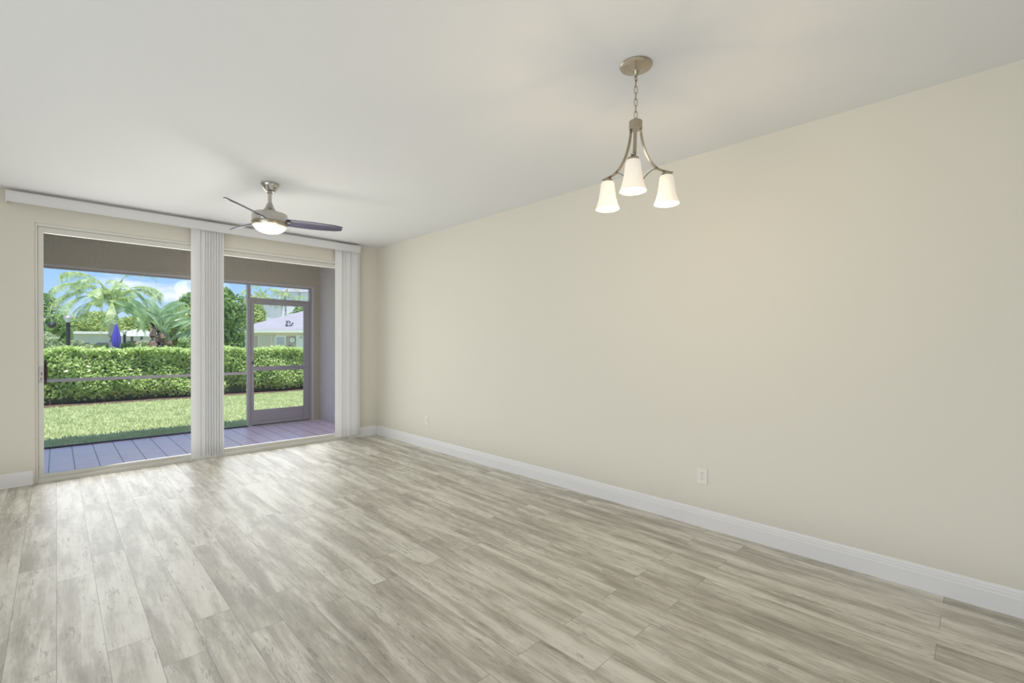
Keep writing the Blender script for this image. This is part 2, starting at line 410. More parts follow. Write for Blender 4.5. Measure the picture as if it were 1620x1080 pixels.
# left wall with an added window opening, and plain back wall (behind the camera)
wy0, wy1, wz0, wz1 = -2.4, 3.2, .45, 2.35
mb = MB(); mb.box(XL-.1, XL, YB, wy0, 0, H); mb.box(XL-.1, XL, wy1, YF, 0, H); mb.box(XL-.1, XL, wy0, wy1, 0, wz0); mb.box(XL-.1, XL, wy0, wy1, wz1, H)
st(mb.build('wall_left', MT['wall']), 'cream wall with an added window left of the camera', 'wall')
st(box('wall_back', MT['wall'], XL-.1, XR, YB-.1, YB, 0, H), 'cream wall behind the camera', 'wall')
for nm, hor, a0, a1, p, z0, z1 in (('added_window_1', False, wy0, wy1, XL-.05, wz0, wz1),):  # unseen side window, added for the room lighting
    t = st(empty(nm, ((a0+a1)/2 if hor else p, p if hor else (a0+a1)/2, z0)), 'added white framed window out of view of the camera' if hor else 'added white framed side window, unseen, left of the camera', 'window')
    f = MB(); g = MB(); hw = (a1-a0)/2; hh = z1-z0
    bars = [(-hw, -hw+.05, 0, hh), (hw-.05, hw, 0, hh), (-hw, hw, 0, .05), (-hw, hw, hh-.05, hh), (-.025, .025, 0, hh)]
    for u0_, u1_, v0, v1 in bars:
        if hor: f.box(u0_, u1_, -.03, .03, v0, v1)
        else: f.box(-.03, .03, u0_, u1_, v0, v1)
    if hor: g.box(-hw+.05, hw-.05, -.004, .004, .05, hh-.05)
    else: g.box(-.004, .004, -hw+.05, hw-.05, .05, hh-.05)
    f.build('window_frame', MT['white'], t); g.build('pane', MT['glass'], t)

# baseboards with a stepped cap
bprof = [(0, 0), (.016, 0), (.016, .088), (.013, .094), (.013, .106), (.010, .110), (.010, .121), (.006, .126), (.005, .133), (0, .133)]
mb = MB(); mb.prism([(XR-a, z) for a, z in bprof], 'y', YB, YF)
st(mb.build('baseboard_right', MT['white']), 'white stepped baseboard along the long cream wall', 'baseboard')
mb = MB(); mb.prism([(YF-a, z) for a, z in bprof], 'x', XL, DX0-.015); mb.prism([(YF-a, z) for a, z in bprof], 'x', DX1+.03, XR-.016)
st(mb.build('baseboard_far', MT['white']), 'white stepped baseboard on the end wall', 'baseboard')
mb = MB(); mb.prism([(XL+a, z) for a, z in bprof], 'y', YB, YF)
st(mb.build('baseboard_left', MT['white']), 'white stepped baseboard on the left wall', 'baseboard')

# ---------------------------------------------------------------- sliding glass door
d1 = st(empty('door_1', (DX0, YF, 0)), 'white framed sliding glass door to the porch', 'door')
def lb(name, mat, x0, x1, y0, y1, z0, z1, parent=d1, bev=.002):   # box in room coordinates, parented to the door
    return MB().box(x0-DX0, x1-DX0, y0-YF, y1-YF, z0, z1, bev=bev).build(name, mat, parent)
fr = MB()
o_ = lambda mbx, x0, x1, y0, y1, z0, z1: mbx.box(x0-DX0, x1-DX0, y0-YF, y1-YF, z0, z1, bev=.002)
o_(fr, DX0, DX0+.018, YF+.012, YF+.13, 0, DZ)            # left jamb
o_(fr, DX1-.03, DX1, YF+.012, YF+.13, 0, DZ)             # right jamb
o_(fr, DX0+.018, DX1-.03, YF+.012, YF+.13, DZ-.028, DZ)       # head
o_(fr, DX0+.018, DX1-.03, YF+.004, YF+.13, 0, .022)           # sill
o_(fr, DX0+.018, DX1-.03, YF+.004, YF+.016, .022, .040)       # sill upstand
fr.build('door_frame', MT['alu'], d1)
CX = 1.40
def panel(name, x0, x1, y, sw0, sw1, zb=.076, zt=DZ-.085):
    p = MB()
    o_(p, x0, x0+sw0, y, y+.035, .024, DZ-.03); o_(p, x1-sw1, x1, y, y+.035, .024, DZ-.03)
    o_(p, x0+sw0, x1-sw1, y, y+.035, .024, zb); o_(p, x0+sw0, x1-sw1, y, y+.035, zt, DZ-.03)
    f = p.build(name, MT['alu'], d1)
    g = MB(); g.box(x0+sw0-.004-DX0, x1-sw1+.004-DX0, y+.014-YF, y+.020-YF, zb-.004, zt+.004); g.build('pane', MT['glass'], f)
    return f
slp = panel('sliding_panel', DX0+.020, CX, YF+.030, .038, .06)
fxp = panel('fixed_panel', CX-.08, DX1-.032, YF+.075, .06, .05)
# gasket line beside the left pane
# lock plate with screws, thumb slot and keyhole on the stile
lx = DX0+.020+.019
lp = MB(); o_(lp, lx-.014, lx+.014, YF+.0265, YF+.030, .955, 1.115); lp = lp.build('lock_plate', MT['palealu'], slp)
k = MB()
for dx, z, r in ((-.008, 1.095, .0032), (.003, 1.095, .0032), (-.008, .972, .0032), (.004, .972, .0032)):
    k.box(lx+dx-r-DX0, lx+dx+r-DX0, .0255, .0268, z-r, z+r)
k.build('screw', MT['steel'], lp)
k = MB(); k.box(lx+.001-DX0, lx+.008-DX0, .0235, .0268, 1.03, 1.055); k.build('latch_lever', MT['seal'], lp)
k = MB(); k.box(lx-.003-DX0, lx+.004-DX0, .0250, .0268, .985, 1.0); k.build('keyhole', MT['seal'], lp)
# dark wooden pull on the outer face of the stile
hp = MB(); hx = DX0+.020+.045; pts = []; rad = []
for i in range(13):
    t = i/12; z = .935+.235*t; pts.append((hx-DX0+.004, .094+.012*math.sin(math.pi*t), z)); rad.append(.005+.011*math.sin(math.pi*t))
hp.tube(pts, rad, 10, up=(0, 1, 0)); ph_ = hp.build('wooden_pull', MT['wood'], slp, smooth=True)
ph_['label'] = 'dark red-brown wooden pull handle'
hb = MB(); hb.box(hx-DX0-.008, hx-DX0+.004, .062, .092, .945, .965); hb.box(hx-DX0-.008, hx-DX0+.004, .062, .092, 1.14, 1.16); hb.build('pull_bracket', MT['seal'], slp)

# ---------------------------------------------------------------- vertical blind
vb = empty('vertical_blind', (1.37, YF, 0), label='white vertical blind drawn open into two stacks in front of the sliding door', cat='blind')
YV = YF-.115
VX0, VX1 = -.325, 3.065
v = MB(); v.box(VX0-1.37, VX1-1.37, YV-YF, YV-YF+.006, 2.612, 2.712, bev=.002)
v.box(VX0-1.37, VX0-1.37+.006, YV-YF+.006, -.001, 2.612, 2.712); v.box(VX1-1.37-.006, VX1-1.37, YV-YF+.006, -.001, 2.612, 2.712)
v.box(VX0-1.37, VX1-1.37, YV-YF-.003, YV-YF, 2.614, 2.620); v.box(VX0-1.37, VX1-1.37, YV-YF-.003, YV-YF, 2.702, 2.710)
v.build('valance', MT['vinyl'], vb)
v = MB(); v.box(VX0-1.33, VX1-1.41, -.085, -.045, 2.665, 2.70); v.build('headrail', MT['alu'], vb)
def vane(x, ang, z0=.055, z1=2.66, wdt=.089, y=-.065):
    c, s_ = math.cos(ang), math.sin(ang); vs = []; n = 7
    for zz in (z0, z1):
        for sgn in (1, -1):
            for i in range(n):
                u = (i/(n-1)-.5)*wdt; bow = .006*math.cos(math.pi*(i/(n-1)-.5)) + .0006*sgn
                vs.append((x-1.37+u*c-bow*s_, y+u*s_+bow*c, zz))
    fs = []
    for i in range(n-1):
        fs += [(i, i+1, 2*n+i+1, 2*n+i), (n+i, 3*n+i, 3*n+i+1, n+i+1), (i, n+i, n+i+1, i+1), (2*n+i, 2*n+i+1, 3*n+i+1, 3*n+i)]
    fs += [(0, 2*n, 3*n, n), (n-1, 2*n-1, 4*n-1, 3*n-1)]
    o = MB().add(vs, fs).build('vane', MT['vinyl'], vb, smooth=True)
    cb = MB(); cb.box(x-1.37-.004, x-1.37+.004, y-.003, y+.003, z1-.002, z1+.008); cb.build('carrier', MT['alu'], o)
vane(1.118, R(-10), .04)
for i in range(8):
    vane(1.165+.0265*i, R(-24-(i % 3)*2), .045+.004*(i % 2))
vane(2.765, R(-30)); vane(2.812, R(-9), .045); vane(2.886, R(-9), .045); vane(2.957, R(-9), .05)
for i in range(3): vane(2.985+.020*i, R(-30-3*i))

# ================================================================ CEILING FAN
FX, FY = 1.344, 4.417
fan = empty('ceiling_fan', (FX, FY, H), label='satin steel ceiling fan with three blades and a lit opal globe', cat='ceiling fan')
MB().lathe([(.070, 0), (.074, -.004), (.074, -.012), (.066, -.030), (.052, -.052), (.040, -.068), (.030, -.072)], 40).build('ceiling_canopy', MT['steel'], fan, True)
for k in range(4):
    a = k*math.pi/2+.4; sl = MB(); sl.box(.058*math.cos(a)-.004, .058*math.cos(a)+.004, .058*math.sin(a)-.004, .058*math.sin(a)+.004, -.044, -.03)
    sl.build('canopy_screw', MT['seal'], fan)
MB().lathe([(.023, -.066), (.023, -.082), (.016, -.086), (.016, -.165), (.021, -.168), (.021, -.176)], 24).build('downrod', MT['steel'], fan, True)
MB().lathe([(.021, -.172), (.024, -.180), (.034, -.205), (.048, -.228), (.066, -.244), (.068, -.252), (.060, -.256), (.060, -.262)], 40).build('yoke_cover', MT['steel'], fan, True)
MB().lathe([(.060, -.256), (.128, -.262), (.139, -.265), (.143, -.272), (.143, -.338), (.139, -.339), (.139, -.343), (.143, -.344)], 48).build('motor_housing', MT['steel'], fan, True)
MB().lathe([(.143, -.341), (.143, -.352), (.139, -.368), (.132, -.372), (.10, -.372)], 48).build('light_ring', MT['nickel'], fan, True)
prof = [(.131, -.370)] + [(.131*math.cos(t*math.pi/2/10), -.370-.066*math.sin(t*math.pi/2/10)) for t in range(1, 10)] + [(.004, -.432)]
MB().lathe(prof, 48).build('glass_globe', MT['opal'], fan, True)
def blade_mesh():
    vs = []; fs = []; n = 16; L0, L1 = .120, .605
    for i in range(n+1):
        t = i/n; r = L0+(L1-L0)*t
        wd = .043+.010*math.sin(math.pi*min(t*1.1, 1)) - (.016*max(0, (t-.85)/.15)**2); 
        pit = R(25-5*t); sweep = -.030*t*t
        zc = -.322 - .012*math.sin(math.pi*t)*0 + .0*t
        for th in (.0035, -.0035):
            for u in (-1, -.5, 0, .5, 1):
                cam_ = .010*(1-u*u)
                vs.append((r, u*wd*math.cos(pit)+sweep, zc-u*wd*math.sin(pit)+cam_+th))
    row = 10
    for i in range(n):
        a, b_ = i*row, (i+1)*row
        for j in range(4):
            fs += [(a+j, a+j+1, b_+j+1, b_+j), (a+5+j, b_+5+j, b_+6+j, a+6+j)]
        fs += [(a, b_, b_+5, a+5), (a+4, a+9, b_+9, b_+4)]
    fs += [(0, 1, 2, 3, 4, 9, 8, 7, 6, 5), tuple(n*row+k for k in (0, 5, 6, 7, 8, 9, 4, 3, 2, 1))]
    return MB().add(vs, fs)
for k, a in enumerate((-12.5, 107.5, 227.5)):
    b_ = blade_mesh().build('blade', MT['blade'], fan, True); b_.rotation_euler = (0, 0, R(a))
    ir = MB(); ir.box(.10, .165, -.022, .022, -.330, -.314, bev=.004); ir = ir.build('blade_iron', MT['steel'], b_)
light('POINT', 'fan_lamp', (FX, FY, H-.60), 6, (1, .93, .82), shadow_soft_size=.12)

# ================================================================ CHANDELIER
CXX, CYY = 2.083, 1.237
ch = empty('chandelier', (CXX, CYY, H), label='brushed nickel chandelier with three lit frosted glass shades hanging from a chain', cat='chandelier')
MB().lathe([(.079, 0), (.080, -.004), (.077, -.009), (.060, -.016), (.030, -.022), (.016, -.030), (.010, -.052), (.006, -.056)], 48).build('ceiling_canopy', MT['nickel'], ch, True)
chn = MB(); MBloop = []
def link(mbx, z, rot, hh=.019, ww=.0085, r=.0019):
    pts = []
    for k in range(16):
        t = 2*math.pi*k/16; x = ww*math.cos(t); zz = hh*math.sin(t)
        zz = math.copysign(min(abs(zz)*1.25, hh), zz)
        pts.append((x*math.cos(rot), x*math.sin(rot), z+zz))
    mbx.tube(pts, r, 6, closed=True, up=(math.sin(rot), -math.cos(rot), .001))
z = -.073; k = 0
link(MBx := MB(), -.066, 0, .013, .010, .0025); MBx.build('loop', MT['nickel'], ch, True)
z = -.092
while z > -.262:
    lk = MB(); link(lk, z, R(40)+(k % 2)*math.pi/2); lk.build('chain_link', MT['nickel'], ch, True); z -= .0315; k += 1
cw = MB(); cw.tube([(.002*math.sin(i*1.7), .002*math.cos(i*1.7), -.055-.0225*i) for i in range(11)], .0012, 6); cw.build('wire', MT['nickel'], ch, True)
HZ = -.278
MB().lathe([(.006, HZ+.014), (.010, HZ+.006), (.012, HZ), (.030, HZ-.001), (.033, HZ-.004), (.033, HZ-.040), (.030, HZ-.043), (.012, HZ-.044)], 40).build('hub', MT['nickel'], ch, True)
RS, ZS = .172, 2.205-H
def bez(p, n=16):
    out = []
    for i in range(n+1):
        t = i/n; a = (1-t)**3; b = 3*(1-t)**2*t; c = 3*(1-t)*t*t; d = t**3
        out.append((a*p[0][0]+b*p[1][0]+c*p[2][0]+d*p[3][0], a*p[0][1]+b*p[1][1]+c*p[2][1]+d*p[3][1]))
    return out
def strap(mbx, rz, hw, ht):
    # flat band: width (tangential) hw*2, thickness ht*2 along a curve in the r-z plane
    n = len(rz); vs = []; fs = []
    for i, (r_, z_) in enumerate(rz):
        a = rz[max(i-1, 0)]; b = rz[min(i+1, n-1)]; d = Vector((b[0]-a[0], b[1]-a[1])).normalized(); q = Vector((-d.y, d.x))*ht
        for s1, s2 in ((1, 1), (1, -1), (-1, -1), (-1, 1)):
            vs.append((r_+q.x*s1, hw*s2, z_+q.y*s1))
    for i in range(n-1):
        for k in range(4): fs.append((i*4+k, i*4+(k+1) % 4, (i+1)*4+(k+1) % 4, (i+1)*4+k))
    fs += [(0, 1, 2, 3), tuple((n-1)*4+k for k in (3, 2, 1, 0))]
    mbx.add(vs, fs)
for a in (-33, 87, 207):
    arm = MB()
    strap(arm, bez([(.026, HZ-.020), (.030, HZ-.120), (.070, ZS+.028), (RS-.02, ZS+.018)]) + [(RS+.032, ZS+.012)], .0085, .0022)
    strap(arm, bez([(RS-.055, ZS+.024), (.085, ZS+.030), (.045, ZS-.030), (.012, ZS-.062)]), .0065, .0022)
    ao = arm.build('arm', MT['nickel'], ch, True); ao.rotation_euler = (0, 0, R(a))
    sk = MB().lathe([(.006, .020), (.011, .016), (.011, .010), (.024, .008), (.026, .004), (.026, -.006), (.022, -.010)], 28, c=(RS, 0, ZS)); sk.build('socket', MT['nickel'], ao, True)
    pr = [(.020, -.003), (.030, -.006), (.0345, -.014), (.0365, -.030), (.040, -.060), (.045, -.092), (.052, -.120), (.061, -.145), (.0625, -.150)]
    inner = [(r_-.0022, z_) for r_, z_ in reversed(pr[1:])]
    sh = MB().lathe(pr+inner, 36, c=(RS, 0, ZS), cap=False).build('glass_shade', MT['shade'], ao, True)
    bl = MB().lathe([(.002, -.128), (.012, -.125), (.022, -.114), (.027, -.098), (.025, -.080), (.016, -.058), (.011, -.040), (.011, -.012)], 24, c=(RS, 0, ZS)).build('bulb', MT['bulb'], ao, True)
    x_, y_ = CXX+RS*math.cos(R(a)), CYY+RS*math.sin(R(a))
    light('POINT', 'chandelier_lamp', (x_, y_, H+ZS-.27), 3.4, (1, .76, .47), shadow_soft_size=.03)
MB().lathe([(.004, ZS-.094), (.010, ZS-.088), (.014, ZS-.078), (.016, ZS-.062), (.016, ZS-.050), (.008, ZS-.044), (.003, ZS-.036)], 28).build('finial', MT['nickel'], ch, True)

# ================================================================ OUTLETS
def outlet(y, z, label):
    t = empty('wall_outlet', (XR, y, z), label=label, cat='outlet', group='duplex outlets on the long cream wall')
    MB().box(-.006, 0, -.038, .038, -.060, .060, bev=.003).build('cover_plate', MT['plate'], t)
    for s_ in (-1, 1):
        r = MB(); vs = []
        pts = [(.017*math.cos(q)*1.0, s_*.0195+max(-.0125, min(.0125, .0165*math.sin(q)))) for q in [2*math.pi*i/20 for i in range(20)]]
        r.prism(pts, 'x', -.0085, -.006); r = r.build('receptacle', MT['plate'], t)
        for nm, y0_, y1_, a_, b_ in (('slot', -.0085, -.0060, 0, .008), ('slot', .0060, .0085, 0, .007), ('ground_hole', -.0025, .0025, -.0085, -.0040)):
            g = MB(); g.box(-.0090, -.0083, y0_, y1_, s_*.0195+a_, s_*.0195+b_); g.build(nm, MT['slot'], r)
    sc_ = MB(); sc_.box(-.0070, -.0058, -.003, .003, -.003, .003); sc_.build('screw', MT['steel'], t)
outlet(1.447, .373, 'cream duplex outlet on the long wall, the one nearer the camera')
outlet(4.997, .360, 'cream duplex outlet on the long wall, the small far one near the corner')

# ================================================================ PORCH
PY = 8.43; PZ = -.03; PX0 = -2.2; PX1 = XR+.02
st(box('floor_porch', MT['ptile'], PX0, PX1+.2, YF+.02, PY+.06, -.12, PZ), 'lavender grey square tile floor of the screened porch', 'floor')
st(box('wall_porch_right', MT['stuccog'], PX1, PX1+.2, YF+WT, PY+.16, -.12, 2.98), 'grey textured stucco side wall of the porch', 'wall')
st(box('wall_porch_left', MT['stuccog'], PX0-.2, PX0, YF+WT, PY+.16, -.12, 2.98), 'grey textured stucco wall at the left end of the porch', 'wall')
mb = MB(); mb.box(PX0, PX1, PY, PY+.16, 2.345, 2.98); mb.box(3.29, PX1, PY, PY+.16, PZ, 2.345)
st(mb.build('wall_porch_front', MT['stucco']), 'brown stucco beam and pillar framing the porch screen', 'wall')
st(box('ceiling_porch', MT['stuccog'], PX0-.2, PX1+.2, YF+WT, PY+.16, 2.98, 3.05), 'stucco ceiling of the porch', 'ceiling')
mb = MB(); mb.box(XL-.6, XR+6, YB-.8, PY+.55, 3.05, 3.2); mb.box(XR+.2, XR+6, YB-.5, PY+.16, -.1, 3.05)
st(mb.build('roof', MT['stuccog']), 'roof slab and neighbouring wall of the house', 'roof')
st(box('wall_outer', MT['stucco'], XL-.1, PX0-.2, YF+WT, YF+WT+.05, -.1, 3.05), 'outer stucco face of the house beyond the porch', 'wall')
se = st(empty('screen_enclosure', (0, PY, PZ)), 'aluminium framed insect screen closing the porch opening', 'screen')
def sb(name, mat, x0, x1, z0, z1, d0=.02, d1_=.07, parent=se): return MB().box(x0, x1, d0, d1_, z0-PZ, z1-PZ, bev=.003).build(name, mat, parent)
q = MB(); q.box(PX0, 3.29, .012, .07, 2.30-PZ, 2.345-PZ); q.build('head_rail', MT['bronze'], se)
q = MB(); q.box(PX0, 3.29, -.004, .012, 2.325-PZ, 2.347-PZ); q.build('head_trim', MT['palealu'], se)
q = MB(); q.box(PX0, 2.232, .018, .06, .828-PZ, .868-PZ, bev=.003); q.build('mid_rail', MT['palealu'], se)
q = MB(); q.box(PX0, 2.232, .010, .06, PZ-PZ, .020); q.build('bottom_rail', MT['black'], se)
for x in (2.232, PX0):
    q = MB(); q.box(x, x+.045, .010, .07, 0, 2.30-PZ, bev=.003); q.build('post', MT['bronze'], se)
q = MB(); q.box(2.224, 2.232, .012, .066, 0, 2.30-PZ); q.build('post_edge', MT['palealu'], se)
q = MB(); q.box(3.222, 3.256, .010, .07, 0, 2.30-PZ, bev=.003); q.build('post', MT['bronze'], se)
q = MB(); q.box(3.256, 3.29, -.004, .06, 0, 2.325-PZ); q.build('side_trim', MT['palealu'], se)
q = MB(); q.box(2.277, 3.222, .012, .07, 2.035-PZ, 2.09-PZ, bev=.003); q.build('transom_rail', MT['bronze'], se)
q = MB(); q.box(PX0+.045, 2.224, .043, .0435, .012, 2.30-PZ); q.build('screen_mesh', MT['screen'], se)
q = MB(); q.box(2.277, 3.222, .043, .0435, 2.09-PZ, 2.30-PZ); q.build('screen_mesh', MT['screen'], se)
d2 = st(empty('door_2', (2.28, PY, PZ)), 'grey bronze framed screen door with solid kick plate', 'door')
def db(name, x0, x1, z0, z1, mat='bronze', y0=.012, y1=.045, parent=d2, bev=.003):
    return MB().box(x0-2.28, x1-2.28, y0, y1, z0-PZ, z1-PZ, bev=bev).build(name, MT[mat], parent)
db('stile', 2.281, 2.325, -.012, 2.03); db('stile', 3.125, 3.218, -.012, 2.03)
db('top_rail', 2.325, 3.125, 1.985, 2.03); mr_ = db('mid_rail', 2.325, 3.125, .880, .955, 'bronze')
db('bottom_rail', 2.325, 3.125, -.012, .045, 'bronze'); db('kick_plate', 2.325, 3.125, .045, .235, 'bronze', .020, .038)
db('kick_plate_bead', 2.330, 3.120, .225, .237, 'palealu', .012, .020)
db('screen_mesh', 2.325, 3.125, .955, 1.985, 'screen', .030, .0305, bev=0); db('screen_mesh', 2.325, 3.125, .235, .880, 'screen', .030, .0305, bev=0)
hd = db('handle', 2.296, 2.314, .995, 1.045, 'black', -.012, .010); db('under_door_shadow', 2.30, 3.21, -.026, -.013, 'black', .014, .042)  # black strip below the door stands for its shadow line
cl = MB(); cl.tube([(.50, .002, .92-PZ), (.90, -.004, .93-PZ)], .011, 10); cl.build('door_closer', MT['bronze'], d2, True)

# ================================================================ GARDEN
GZ = -.10
st(box('ground', MT['lawn'], -60, 90, PY+.16, 130, GZ-.2, GZ-.02), 'lawn ground beyond the porch', 'ground')
# grass blades on the lawn between porch and hedge
def grass():
    n = 64000
    x = rng.uniform(-2.2, 8.5, n); y = rng.uniform(PY+.17, 14.58, n)
    keep = (x > -.9-.02*y) & (x < .62*y-.5+.8)
    x, y = x[keep], y[keep]; n = len(x)
    h = rng.uniform(.02, .05, n); wd = rng.uniform(.006, .013, n); a = rng.uniform(0, 2*math.pi, n)
    lx, ly = rng.normal(0, .02, n), rng.normal(0, .02, n)
    z0 = np.full(n, GZ-.025)
    dx, dy = np.cos(a)*wd, np.sin(a)*wd
    P = np.stack([np.stack([x-dx, y-dy, z0], 1), np.stack([x+dx, y+dy, z0], 1),
                  np.stack([x+dx*.4+lx, y+dy*.4+ly, z0+h], 1), np.stack([x-dx*.4+lx, y-dy*.4+ly, z0+h], 1)], 1)
    return quads(P, 'grass', MT['grass'])
tag(grass(), 'short green lawn grass between the porch and the hedge', 'grass', kind='stuff')
tag(MB().box(-3, 10, 14.6, 16.4, GZ-.03, GZ-.002).build('mulch_bed', MT['soil']), 'dark mulch strip under the clipped hedge', 'mulch bed', kind='stuff')

# hedge
hg = empty('hedge', (3.5, 15.5, GZ), label='clipped bright green hedge across the garden behind the lawn', cat='hedge')
HX0, HX1, HY0, HY1, HT = -5.5, 6.0, -.62, .75, 1.27
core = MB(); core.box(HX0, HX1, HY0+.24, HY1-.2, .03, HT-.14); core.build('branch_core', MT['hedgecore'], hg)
for i in range(70):
    stm = MB()
    x = HX0+(HX1-HX0)*(i+.5)/70+random.uniform(-.05, .05); y = HY0+.18+random.uniform(0, .25)
    stm.tube([(x, y, 0), (x+random.uniform(-.05, .05), y+random.uniform(-.05, .05), .2), (x+random.uniform(-.1, .1), y, .45)], [.014, .011, .007], 5)
    stm.build('stem', MT['bark'], hg)
def hedge_leaves():
    out = []
    n = 26000; x = rng.uniform(HX0, HX1, n); z = rng.uniform(.07, HT, n)**1.0
    lump = .06*np.sin(x*3.1+1)+.04*np.sin(x*7.3+z*4)+.05*np.sin(z*5+x*1.7)
    y = HY0+.05+lump+np.abs(rng.normal(0, .09, n)) + np.maximum(0, .28-z)*.55
    keep = (z > .16) | (rng.random(n) < .35)
    out.append(leaves(np.stack([x, y, z], 1)[keep], np.tile([0, -1, .55], (keep.sum(), 1)), .085, .052, .55, .3))
    n = 14000; x = rng.uniform(HX0, HX1, n); y = rng.uniform(HY0, HY1, n)
    z = HT-.03+.028*np.sin(x*4+2)+.02*np.sin(x*9)+rng.normal(0, .035, n)
    out.append(leaves(np.stack([x, y, z], 1), np.tile([0, -.25, 1], (n, 1)), .085, .052, .5))
    return np.concatenate(out)
quads(hedge_leaves(), 'leaves', MT['hedge'], hg)

# generic broadleaf tree / shrub
def blob_tree(name, label, cat, loc, h, r, mat, n=5000, leaf=.2, trunk=True, group=None, base=.25, seed=0, nb=9):
    rs = np.random.default_rng(seed+11)
    t = empty(name, (loc[0], loc[1], GZ), label=label, cat=cat, group=group)
    if trunk:
        tm = MB(); tm.tube([(0, 0, 0), (.05*r, .03*r, h*.3), (-.03*r, 0, h*.62)], [.035*h, .028*h, .016*h], 9)
        for k in range(4):
            a = k*1.6+seed; tm.tube([(0, 0, h*.3), (r*.3*math.cos(a), r*.3*math.sin(a), h*.5), (r*.55*math.cos(a), r*.55*math.sin(a), h*.68)], [.018*h, .012*h, .006*h], 6)
        tm.build('trunk', MT['bark'], t, True)
    cs = []; 
    for k in range(nb):
        a = rs.uniform(0, 2*math.pi); rr = r*rs.uniform(.15, .6); zz = h*(base+(1-base)*rs.uniform(.18, .80))
        cs.append((rr*math.cos(a), rr*math.sin(a), zz, r*rs.uniform(.38, .55), (1-base)*h*rs.uniform(.16, .26)))
    cs.append((0, 0, h*(base+(1-base)*.5), r*.75, (1-base)*h*.42)); cs.append((0, 0, h*.86, r*.4, h*.14))
    per = n//len(cs); ps = []; ns = []
    for cx, cy, cz, rr, rh in cs:
        d = unit(rs.normal(0, 1, (per, 3))); rad = rs.uniform(.72, 1.05, per)[:, None]
        p = d*rad*np.array([rr, rr, rh])+np.array([cx, cy, cz]); ps.append(p); ns.append(unit(d+np.array([0, 0, .5])))
    P = np.concatenate(ps); Nn = np.concatenate(ns); k_ = P[:, 2] > .02; P, Nn = P[k_], Nn[k_]
    quads(leaves(P, Nn, leaf, leaf*.55, .6, .3), 'foliage', mat, t)
    return t
TG = 'garden trees beyond the hedge'
blob_tree('tree', 'tall deep green leafy tree between the two blind stacks, left of the pool house', 'tree', (6.39, 28.8), 4.5, 1.35, MT['tree_d'], 9000, .20, seed=1, base=.05, nb=14)
blob_tree('tree', 'bright green leafy tree just right of the paddle-leaved plant', 'tree', (5.5, 31.2), 4.3, 1.45, MT['tree_d'], 7000, .19, seed=2, base=.05, nb=12)
blob_tree('tree', 'low glossy green tree directly beside the paddle-leaved plant', 'tree', (4.45, 27.2), 3.2, .85, MT['tree_y'], 4500, .15, seed=3, base=.05)
blob_tree('tree', 'dark green tree at the left edge of the glass door view', 'tree', (-1.0, 49.5), 5.2, 2.6, MT['tree_d'], 6000, .30, seed=4, base=.05)
blob_tree('tree', 'yellow-green tree behind the black lamp post', 'tree', (.6, 71), 4.5, 3.1, MT['tree_y'], 7000, .30, seed=5, base=.05)
blob_tree('tree', 'yellow-green tree between the lamp post and the palm, far back', 'tree', (4.0, 80), 5.5, 4.4, MT['tree_y'], 7000, .36, seed=6, base=.05)
blob_tree('tree', 'pale green tree behind the palm trunk above the low flat building', 'tree', (7.0, 71.5), 4.7, 3.3, MT['tree_y'], 7000, .36, seed=7, base=.05)
blob_tree('tree', 'mid green tree right of the palm behind the grey shelter', 'tree', (10.2, 67), 5.2, 3.6, MT['tree_d'], 7000, .32, seed=8, base=.05)
blob_tree('tree', 'tall green tree behind the paddle-leaved plant', 'tree', (7.4, 43.5), 4.5, 2.4, MT['tree_d'], 6500, .26, seed=9, base=.05)
blob_tree('tree', 'yellow-tinged tree above the left slope of the pool house roof', 'tree', (15.3, 56.3), 5.9, 2.0, MT['tree_y'], 5000, .30, seed=10, base=.05)
blob_tree('tree', 'green tree beyond the right slope of the pool house roof', 'tree', (24.3, 66.5), 6.9, 2.4, MT['tree_d'], 4500, .32, seed=12, base=.05)
blob_tree('shrub', 'grey-green shrub behind the hedge at the far left', 'shrub', (-.35, 31.5), 1.95, 1.15, MT['tree_g'], 2600, .14, False, seed=13, base=0)
blob_tree('shrub', 'grey-green shrub at the foot of the black lamp post', 'shrub', (.75, 33), 1.6, .8, MT['tree_g'], 2600, .14, False, seed=14, base=0)
blob_tree('shrub', 'yellow-green shrub between lamp post and blue umbrella', 'shrub', (1.45, 36), 1.35, .95, MT['tree_y'], 2400, .14, False, seed=15, base=0)
blob_tree('shrub', 'dark shrub right behind the closed blue umbrella', 'shrub', (2.55, 39), 1.35, .9, MT['tree_d'], 2000, .14, False, seed=16, base=0)
blob_tree('shrub', 'dark green shrub right of the blue umbrella', 'shrub', (3.35, 37.5), 1.45, .8, MT['tree_d'], 2000, .14, False, seed=17, base=0)
blob_tree('shrub', 'grey-green shrub left of the paddle-leaved plant', 'shrub', (2.85, 27.6), 1.55, .5, MT['tree_g'], 1500, .11, False, seed=18, base=0)
blob_tree('shrub', 'dark green shrub right of the paddle-leaved plant stems', 'shrub', (4.15, 25.6), 1.7, .55, MT['tree_d'], 1800, .12, False, seed=19, base=0)

